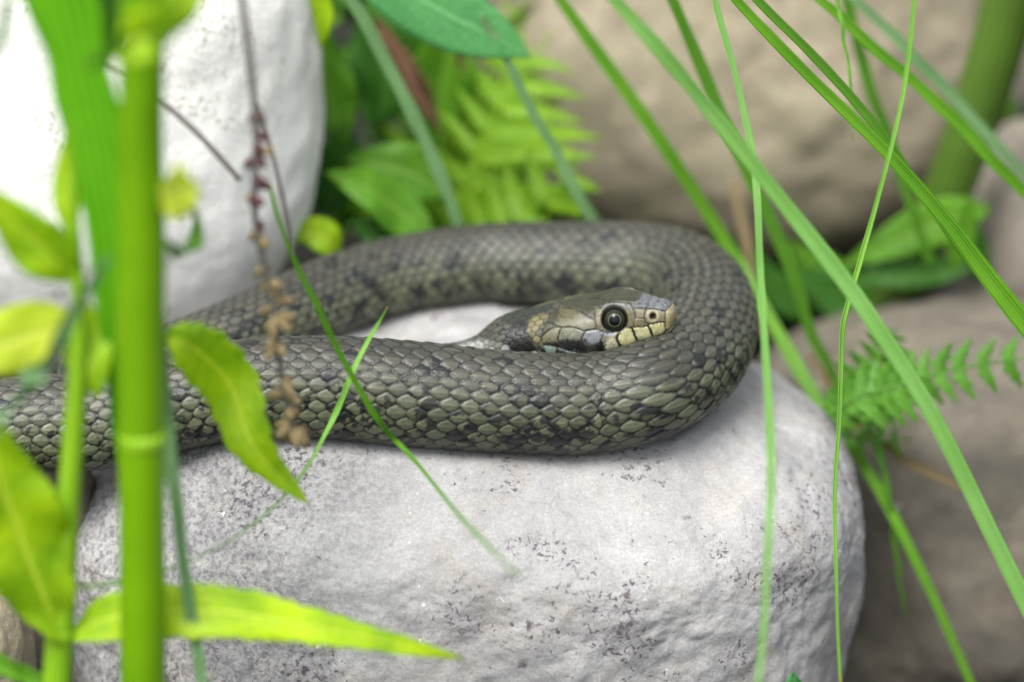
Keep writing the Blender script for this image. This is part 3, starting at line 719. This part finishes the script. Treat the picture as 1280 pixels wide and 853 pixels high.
t = empty('reed', P(190, 900, Y0+2), 'broad green reed leaf slanting down from the upper left across the white boulder', 'reed')
blade('blade', PP([(40, -120, Y0+1), (82, 0, Y0+1), (114, 130, Y0+1), (142, 300, Y0+1), (158, 430, Y0+1.2), (172, 620, Y0+2), (180, 900, Y0+3)]), [W_(92, Y0), W_(88, Y0), W_(74, Y0), W_(62, Y0), W_(54, Y0), W_(40, Y0), W_(30, Y0)], M['reed'], side=(1, -.25, 0), fold=.3, parent=t)
blade('blade', PP([(6, -60, Y0+1), (10, 0, Y0+1), (0, 50, Y0+1), (-40, 130, Y0+1)]), [W_(10)]*2, M['blade_blue'], parent=t)
blade('blade', PP([(200, 380, Y0+2), (206, 470, Y0+2), (213, 560, Y0+1.5), (228, 680, Y0+1), (245, 800, Y0+.5), (262, 930, Y0)]), [W_(8, Y0), W_(18, Y0), W_(14, Y0), W_(14, Y0)], M['blade_blue'], parent=t)

Y1 = -8
t = empty('leafy_plant', P(70, 900, Y1), 'slender lime green stem with broad yellowish leaves at the left edge', 'leafy plant')
tube('stem', [P(66, 1000, Y1), P(74, 800, Y1), P(85, 640, Y1), P(96, 480, Y1), P(98, 380, Y1), P(92, 250, Y1), P(90, 150, Y1)], [W_(19, Y1), W_(18, Y1), W_(14.5, Y1), W_(13, Y1), W_(9, Y1), W_(6, Y1), W_(4, Y1)], M['stem_lime'], t, n=120, k=18)
ring(75, 792, Y1, W_(17.5, Y1), t)
leaf('leaf', PP([(80, 800, Y1), (150, 770, Y1-.2), (270, 765, Y1-.3), (400, 785, Y1-.2), (580, 824, Y1+.3)]), W_(70, Y1), M['leaf_lime'], t, side=(-.1, .6, 1), seed=8, peak=.36, sharp=.8, fold=.2, wave=.07, serr=.1, nser=20)
leaf('leaf', PP([(78, 800, Y1-.2), (50, 735, Y1-.4), (22, 660, Y1-.6), (-2, 590, Y1-.8), (-20, 500, Y1-1)]), W_(120, Y1), M['leaf_lime'], t, side=(1, .5, -.35), seed=9, peak=.5, wave=.08, serr=.09, nser=20)
leaf('leaf', PP([(96, 350, Y1), (70, 325, Y1-.3), (30, 290, Y1-.5), (-30, 225, Y1-.8)]), W_(72, Y1), M['leaf_lime'], t, side=(.5, .1, 1), seed=10, peak=.5)
leaf('leaf', PP([(100, 405, Y1), (60, 412, Y1-.3), (0, 432, Y1-.8), (-60, 450, Y1-1.3)]), W_(84, Y1), M['leaf_yellow'], t, side=(.2, .5, 1), seed=11, peak=.55, fold=.1)
leaf('leaf', PP([(102, 370, Y1+.5), (108, 420, Y1+.3), (112, 460, Y1), (122, 500, Y1)]), W_(62, Y1), M['leaf_lime'], t, side=(1, 0, .1), seed=12, peak=.5)
leaf('leaf', PP([(92, 300, Y1+.5), (84, 250, Y1+.6), (86, 200, Y1+.8), (92, 130, Y1+1)]), W_(36, Y1), M['leaf_lime'], t, side=(1, 0, .1), seed=13, peak=.4)
leaf('leaf', PP([(150, -40, Y1+2), (135, 10, Y1+2), (120, 60, Y1+2), (128, 110, Y1+2)]), W_(60, Y1), M['leaf_dark'], t, side=(1, .3, .1), seed=14, peak=.4)
blade('blade', PP([(-30, 560, Y1-2), (20, 500, Y1-2), (60, 445, Y1-2), (100, 375, Y1-2), (135, 320, Y1-2)]), [W_(20, Y1), W_(26, Y1), W_(18, Y1), W_(8, Y1)], M['blade_blue'], side=(.7, .1, .7), parent=t)
blade('blade', PP([(-60, 800, Y1), (0, 830, Y1), (60, 858, Y1), (120, 890, Y1)]), [W_(26, Y1)]*2, M['blade_green'], side=(0, .1, 1), parent=t)

# dried flower spike
Y2 = -5
t = empty('flower_spike', P(300, -60, Y2), 'thin drooping flower spike with dried brown and purple buds hanging before the snake', 'flower spike')
sp = [(296, -80, Y2), (303, 0, Y2), (314, 90, Y2), (320, 170, Y2), (318, 260, Y2), (328, 320, Y2), (340, 370, Y2), (348, 440, Y2), (362, 520, Y2), (366, 540, Y2)]
tube('stem', PP(sp), [W_(4.5, Y2), W_(4.5, Y2), W_(4, Y2), W_(3, Y2)], M['spike_stem'], t, n=120, k=8)
rs = random.Random(4)
spc = crom(np.array(PP(sp)), 200)
for i in range(66):
    u = rs.uniform(.26, 1)**.9; q = spc[int(u*199)]
    if .53 < u < .58: continue
    a = rs.uniform(0, 6.28); L = rs.uniform(.14, .36)*(1.35 if u > .6 else .95)
    d = nrm(np.array([math.cos(a), math.sin(a)*.8, rs.uniform(-1.1, .15)]))
    tube('bud', [q, q+d*L*.35, q+d*L*.75+np.array([0, 0, -.02]), q+d*L+np.array([0, 0, -.06])], [.015, .1*rs.uniform(.7, 1.2), .08, .008], M['bud_purple'] if u < .56 and rs.random() < .7 else M['bud_brown'], t, n=8, k=7)
for (pts, wd) in (([(322, 130), (345, 210), (362, 290), (366, 320)], 5), ([(206, 130), (250, 170), (300, 225)], 7), ([(110, 66), (150, 92), (210, 132), (250, 170)], 5)):
    o = tube('twig', PP([(a, b, -3 if i == 0 else -3) for i, (a, b) in enumerate(pts)]), [W_(wd/2, -3)]*2, M['spike_stem'], None, n=30, k=8)
    tag(o, {5: 'thin grey stalk crossing behind the dried flower spike', 7: 'thin grey twig slanting to the right from behind the thick stem'}[wd] if pts[0][0] != 110 else 'thin dark twig between the reed and the thick stem at upper left', 'twig')

# ------------------------------------------------------------------ grass blades
def grass(label, L, wid, m, group=None, **kw):
    Ym = np.mean([q[2] for q in L])
    o = blade('grass_blade', PP(L), [W_(x, Ym) for x in wid], M[m], **kw); return tag(o, label, 'grass', 'grass blades around the boulder')
grass('wide dark grass blade passing behind the snake\'s bend and down past the pale boulder', [(640, -90, 9), (700, 0, 9), (800, 140, 9), (905, 300, 9), (955, 385, 8), (1010, 480, 6.5), (1090, 595, 5), (1150, 710, 4), (1215, 860, 3.2), (1260, 980, 2.5)], [9, 15, 17, 18, 16, 13, 10, 8], 'blade_green', side=(.9, .2, .5))
grass('broad light green blade running from top centre down to the right edge', [(690, -90, -2), (770, 0, -2), (860, 105, -2), (950, 215, -2), (1080, 385, -2.5), (1180, 550, -3), (1280, 750, -3.5), (1330, 860, -4)], [13, 16, 19, 21, 21, 21, 20], 'blade_light', side=(.8, .2, .6))
grass('light blade hanging almost straight down across the boulder right of the snake', [(880, -70, 2), (895, 0, 2), (925, 120, 1), (943, 230, 0), (952, 370, -2), (961, 520, -5), (962, 640, -7), (955, 760, -8), (946, 880, -9)], [6, 8, 9.5, 9.5, 10, 9, 7], 'blade_light', side=(1, .1, 0))
grass('olive blade crossing behind the broad light one above the snake', [(810, -70, 7), (845, 10, 7), (885, 110, 7), (930, 205, 7), (985, 330, 7), (1015, 420, 7), (1045, 480, 7), (1100, 640, 7)], [10, 15, 17, 18, 16, 14, 10], 'blade_dark', side=(1, .2, .3))
grass('double folded green blade reaching from the top to the right edge, lower strip', [(850, -85, 2), (920, 0, 2), (1010, 95, 2), (1110, 195, 2), (1200, 300, 2), (1290, 415, 2), (1340, 480, 2)], [10, 12, 15, 20, 24, 24], 'blade_green', side=(.7, .2, .7))
grass('dark green blade lying along the top of the double folded one', [(880, -75, 2.6), (946, 0, 2.6), (1020, 75, 2.6), (1090, 155, 2.6), (1150, 235, 2.6), (1230, 350, 2.6), (1300, 430, 2.6)], [9, 11, 13, 13, 12, 10], 'blade_dark', side=(.7, .2, .7))
grass('narrow green blade ending at the right edge below the bluish one', [(970, -60, 6), (1025, 0, 6), (1100, 68, 6), (1170, 130, 6), (1230, 190, 6), (1300, 262, 6)], [10, 12, 15, 15, 13], 'blade_green', side=(.7, .2, .7))
grass('bluish green blade nearest the upper right corner', [(1010, -60, 9), (1068, 0, 9), (1130, 60, 9), (1190, 120, 9), (1245, 180, 9), (1310, 245, 9)], [10, 13, 14, 14, 13], 'blade_blue', side=(.7, .2, .7))
grass('thin sharp yellow green stalk curving down in front of the boulder\'s right side', [(1150, -80, .5), (1141, 20, .5), (1125, 130, .3), (1095, 250, 0), (1062, 370, -.2), (1052, 430, -.3), (1048, 540, -.5), (1044, 640, -.7), (1046, 740, -.9), (1052, 870, -1)], [5.5, 5.5, 6.5, 7, 5.5, 5, 4.5], 'blade_thin', fold=.6)
grass('very thin yellow blade tip hanging near the top right', [(1040, -50, 4), (1050, 20, 4), (1060, 90, 4), (1066, 175, 4)], [6, 5, 4, 1], 'blade_thin', fold=.5)
grass('green blade dropping behind the folded pair at upper right', [(1045, -60, 10), (1062, 20, 10), (1080, 90, 10), (1110, 170, 10), (1140, 260, 10), (1165, 330, 10)], [12, 14, 14, 12, 12], 'blade_dark')
grass('dry brown blade standing behind the snake\'s bend', [(885, -60, 14), (895, 60, 14), (908, 180, 14), (925, 260, 13), (945, 360, 12), (960, 420, 12)], [6, 9, 12, 14, 14], 'blade_dry')
grass('dry brown blade lying over the brown boulder under the fern', [(1010, 440, 6), (1070, 530, 5.5), (1140, 580, 5), (1220, 615, 4.7)], [8, 12, 12, 8], 'blade_dry', side=(0, .2, 1))
grass('grey green blade behind the snake slanting from the top left of centre', [(395, -80, 8), (440, 0, 8), (490, 90, 8), (535, 185, 8), (575, 285, 8), (600, 350, 8)], [12, 14, 17, 17, 15, 12], 'blade_blue', side=(1, .2, .3))
grass('thin grey green blade in front of the fern behind the snake', [(600, 20, 8), (640, 90, 8), (685, 175, 8), (745, 285, 8), (775, 340, 8)], [8, 12, 13, 13, 11], 'blade_blue', side=(1, .2, .3))
grass('thin green blade crossing in front of both coils left of the head', [(335, 230, -3), (362, 305, -3), (390, 370, -3), (425, 440, -3), (470, 520, -3), (507, 566, -3), (580, 650, -6), (650, 720, -9)], [4, 6, 7, 8.5, 8, 6, 5, 3], 'blade_green', side=(1, .1, .3))
grass('short sharp blade with a brown tip sticking up in front of the near coil', [(486, 383, -1.5), (468, 412, -1.5), (440, 470, -2), (410, 540, -2.5), (370, 605, -4.5), (310, 660, -6), (230, 705, -7), (140, 732, -7.5), (60, 735, -8)][::-1], [7, 7, 6, 6, 7, 7.5, 6.5, 5, 1.5], 'blade_thin', side=(.8, .1, .4), fold=.4)
grass('pale blade hanging down over the brown boulder at lower right', [(1090, 540, 5), (1110, 620, 4.6), (1122, 700, 4.3), (1130, 770, 4)], [9, 8, 6, 2], 'blade_dark')
grass('faint thin blade at the far upper right beside the olive stalk', [(1248, 60, 18), (1262, 130, 18), (1285, 210, 18), (1300, 260, 18)], [8, 10, 10, 8], 'blade_green')
tube_o = tube('stalk', PP([(1290, -120, 12), (1262, 0, 12), (1228, 120, 12), (1180, 250, 12), (1130, 350, 12), (1090, 430, 12)]), [W_(34, 12), W_(34, 12), W_(32, 12), W_(30, 12), W_(26, 12)], M['stalk_olive'], n=60, k=18)
tag(tube_o, 'thick blurred olive stalk leaning in the upper right behind the grass', 'stalk')
def lone_leaf(label, L, wpx, m, **kw):
    o = leaf('leaf', PP(L), W_(wpx, L[0][2]), M[m], None, **kw); return tag(o, label, 'leaf')
t = empty('broad_leaved_plant', P(1230, 360, 12), 'cluster of broad blurred green leaves at the foot of the olive stalk', 'plant')
for i, (L, wp, mm_) in enumerate([([(1240, 260, 11), (1180, 275, 11), (1120, 300, 11), (1050, 335, 11)], 60, 'leaf_green'), ([(1225, 330, 11), (1160, 340, 11), (1100, 345, 11), (1060, 360, 11)], 40, 'leaf_dark'),
        ([(1190, 340, 10), (1205, 290, 10), (1212, 240, 10)], 34, 'leaf_green'), ([(1190, 350, 12), (1130, 330, 12), (1080, 330, 12)], 44, 'leaf_dark'), ([(1230, 350, 12), (1215, 310, 12), (1200, 270, 12)], 50, 'leaf_dark'), ([(1100, 400, 13), (1040, 365, 13), (985, 330, 13)], 60, 'leaf_dark'), ([(1000, 400, 12), (970, 360, 12), (940, 310, 12)], 40, 'leaf_dark'), ([(1090, 370, 14), (1030, 335, 14), (980, 300, 14)], 40, 'leaf_green')]):
    leaf('leaf', PP(L), W_(wp, 11), M[mm_], t, side=(.1, .3, 1) if i != 2 else (1, .2, 0), seed=i, serr=0, wave=.03)
lone_leaf('large blue green leaf hanging in from the top edge above the fern', [(400, -70, 8), (480, -25, 8), (560, 20, 8), (620, 48, 8), (664, 72, 8)], 84, 'leaf_blue', side=(-.45, .25, 1), serr=0, wave=.01, peak=.45, fold=.12)
lone_leaf('small green leaf tip peeking up at the bottom edge before the boulder', [(985, 885, -4), (990, 865, -4), (992, 840, -4)], 36, 'leaf_blue', side=(1, .3, 0), serr=0)

# ------------------------------------------------------------------ undergrowth between the rocks
t = empty('undergrowth_plant', P(480, 330, 12), 'dark green leafy plant filling the gap between the white boulder and the fern', 'plant')
LV = [([(540, 290, 9), (500, 265, 9), (460, 235, 8.8), (405, 215, 8.8)], 66, 'leaf_green', (-.3, .4, 1)), ([(420, 330, 8), (410, 300, 8), (385, 290, 8), (355, 300, 8)], 44, 'leaf_lime', (.1, .5, 1)),
      ([(560, 250, 10), (520, 220, 10), (480, 205, 10), (430, 200, 10)], 70, 'leaf_green', (-.3, .4, 1)), ([(400, 60, 9), (395, 20, 9), (385, -20, 9), (372, -60, 9)], 44, 'leaf_lime', (1, 0, 0)),
      ([(430, 180, 11), (415, 130, 11), (405, 80, 11), (402, 30, 11)], 70, 'leaf_green', (1, .2, 0)), ([(470, 160, 12), (480, 110, 12), (470, 50, 12), (450, 0, 12)], 90, 'leaf_dark', (1, .2, 0)),
      ([(540, 180, 13), (550, 120, 13), (560, 60, 13), (580, 0, 13)], 90, 'leaf_green', (1, .2, 0)), ([(510, 100, 14), (500, 50, 14), (505, 0, 14), (520, -50, 14)], 90, 'leaf_dark', (1, .2, 0)),
      ([(400, 270, 11), (420, 210, 11), (430, 150, 11)], 80, 'leaf_dark', (1, .3, 0)), ([(500, 330, 9), (480, 300, 9), (440, 275, 9)], 56, 'leaf_dark', (0, .4, 1)), ([(640, 60, 15), (660, 20, 15), (690, -20, 15)], 50, 'leaf_green', (1, .4, 1))]
for i, (L, wp, mm_, sd_) in enumerate(LV): leaf('leaf', PP(L), W_(wp, 10), M[mm_], t, side=sd_, seed=i*3, serr=.03, wave=.05)
rs = random.Random(12)
for i in range(150):
    px, py, Y = rs.uniform(350, 690), rs.uniform(-60, 320), rs.uniform(14.3, 20)
    a = rs.uniform(-.5, 3.6); L = rs.uniform(35, 90); dx, dy = math.cos(a)*L, -math.sin(a)*L
    leaf('leaf', PP([(px, py, Y), (px+dx*.5, py+dy*.5, Y-.4), (px+dx, py+dy, Y+rs.uniform(-.8, .8))]), W_(rs.uniform(28, 70), Y), M[rs.choice(['leaf_dark', 'leaf_green', 'leaf_green', 'leaf_dark'])], t, side=(-dy/L, .5, dx/L), seed=i, n=20)
for i, (L, rr_) in enumerate([([(470, 20, 10.5), (500, 75, 10.5), (530, 125, 10.5), (552, 168, 10.5)], 11), ([(566, -10, 12), (570, 40, 12), (578, 95, 12)], 7)]):
    o = leaf('dead_fern_frond', PP(L), W_(rr_*2.4, 10), M['leaf_dead'], None, side=(1, .4, .5), fold=.7, wave=.22, serr=.5, nser=13, peak=.45, n=70, seed=i)
    tag(o, ['rolled reddish brown dead frond in the dark gap behind the snake', 'short brown dead stalk just right of the rolled dead frond'][i], 'dead frond')

def fern(label, rachis, lens, npin, m, Y, pinch=.36, seed=0, pin_n=9, onlyside=None, ang=1.15, lens2=None, droop=0, deep=0):
    """frond: rachis with pinnae, every pinna cut into rounded teeth"""
    rc = np.array(PP(rachis)); t = empty('fern_frond', rc[0], label, 'fern')
    tube('rachis', rc, [W_(3.5, Y), W_(3, Y), W_(1.2, Y)], m, t, n=50, k=8)
    c = crom(rc, 200); T = nrm(np.gradient(c, axis=0)); rr_ = random.Random(seed)
    for i in range(npin):
        u = .04+.94*i/npin; k = int(u*199)
        for sgn in (-1, 1):
            ls = lens if (sgn == 1 or lens2 is None) else lens2
            L = np.interp(u, np.linspace(0, 1, len(ls)), ls)/64*(DIST+Y)/DIST*rr_.uniform(.9, 1.08)
            if L < .06: continue
            tt = T[k]; sd_ = nrm(np.cross(tt, -FWD))*sgn
            d = nrm(sd_*math.sin(ang)+tt*math.cos(ang)+np.array([0, rr_.uniform(-.3, .3), -droop]))
            nrmv = nrm(np.cross(d, tt)); lat = nrm(np.cross(nrmv, d))
            n = pin_n*6; v = np.linspace(0, 1, n)
            tooth = np.abs(np.sin(v*np.pi*pin_n))**(.45+.3*deep)
            w_ = L*pinch*.5*(1-v**1.8)*(.30-.16*deep+(.70+.16*deep)*tooth)*np.minimum(1, v*9+.3)+.008
            cc = c[k]+d*(v*L)[:, None]+(-.10*L*v**2)[:, None]*np.array([0, 0, 1])+nrmv*(.05*L*np.sin(v*3))[:, None]
            us = np.array([-1, -.5, 0, .5, 1.])
            top = cc[:, None]+(us[None]*w_[:, None])[..., None]*lat+ (.25*np.abs(us)[None]*w_[:, None])[..., None]*nrmv
            # teeth lean toward the pinna tip
            top = top+(np.abs(us)[None, :, None]**2*w_[:, None, None])*.35*d
            ring_ = np.concatenate([top, top[:, ::-1]-.015*nrmv], 1); kk = ring_.shape[1]
            u01 = np.concatenate([us, us[::-1]])*.5+.5
            uv = np.stack(np.broadcast_arrays(u01[None, :], v[:, None]), -1).reshape(-1, 2)
            ii = np.arange(n*kk).reshape(n, kk); F = np.stack([ii[:-1], np.roll(ii, -1, 1)[:-1], np.roll(ii, -1, 1)[1:], ii[1:]], -1).reshape(-1, 4).tolist()
            mesh('pinna', ring_.reshape(-1, 3), F, m, t, uv=uv, origin=c[k])
    return t
fern('bright fern frond spreading behind the snake below the blue green leaf', [(560, 330, 10.5), (575, 260, 10.5), (600, 180, 11), (640, 110, 11.5), (690, 40, 12)], [150, 170, 150, 130, 90, 10], 9, M['fern'], 11, seed=1, pin_n=11, lens2=[60, 90, 90, 80, 50, 10], pinch=.30, ang=1.05, deep=1)
fern('lower fern frond leaning right just above the snake\'s back', [(600, 320, 9.5), (640, 285, 9.5), (690, 240, 10), (735, 190, 10.5)], [80, 90, 70, 10], 5, M['fern'], 10, seed=2, pin_n=9, pinch=.42, ang=1.1, deep=1)
fern('dim fern frond standing deepest in the gap behind the bright frond', [(500, 330, 14), (530, 250, 14), (570, 160, 14), (620, 70, 14.5), (660, -10, 15)], [150, 170, 160, 130, 90, 20], 11, M['fern'], 14, seed=7, pin_n=10, lens2=[120, 130, 120, 90, 60, 10], pinch=.3, ang=1.0, deep=1)
fern('fern frond arching over the brown boulder to the right edge', [(1035, 520, 4.3), (1070, 497, 4.3), (1120, 482, 4.3), (1190, 462, 4.5), (1300, 445, 4.8)], [34, 50, 52, 46, 42, 38], 13, M['fern_mid'], 8, seed=3, pin_n=3, pinch=.44, ang=1.0, droop=.2)
fern('short fern frond low against the boulder below the arching one', [(1010, 520, 5.2), (1050, 540, 5), (1095, 552, 5), (1140, 548, 5)], [30, 40, 34, 10], 6, M['fern_mid'], 7, seed=4, pin_n=5, pinch=.4)
fern('fern frond tip rising left of the arching frond by the thin stalk', [(1075, 520, 5.5), (1085, 480, 5.5), (1105, 440, 5.5), (1120, 410, 5.5)], [44, 50, 40, 8], 7, M['fern_mid'], 9, seed=5, pin_n=5, pinch=.42)
o = tube('dry_bud', PP([(1078, 622, 7), (1080, 610, 7), (1080, 596, 7), (1076, 585, 7)]), [.05, .25, .3, .05], M['twig'], n=14, k=10); tag(o, 'brown withered bud beside the boulder\'s right edge under the ferns', 'bud')
# low growth closing the dark gap beyond the snake's bend
scene.render.engine = 'CYCLES'
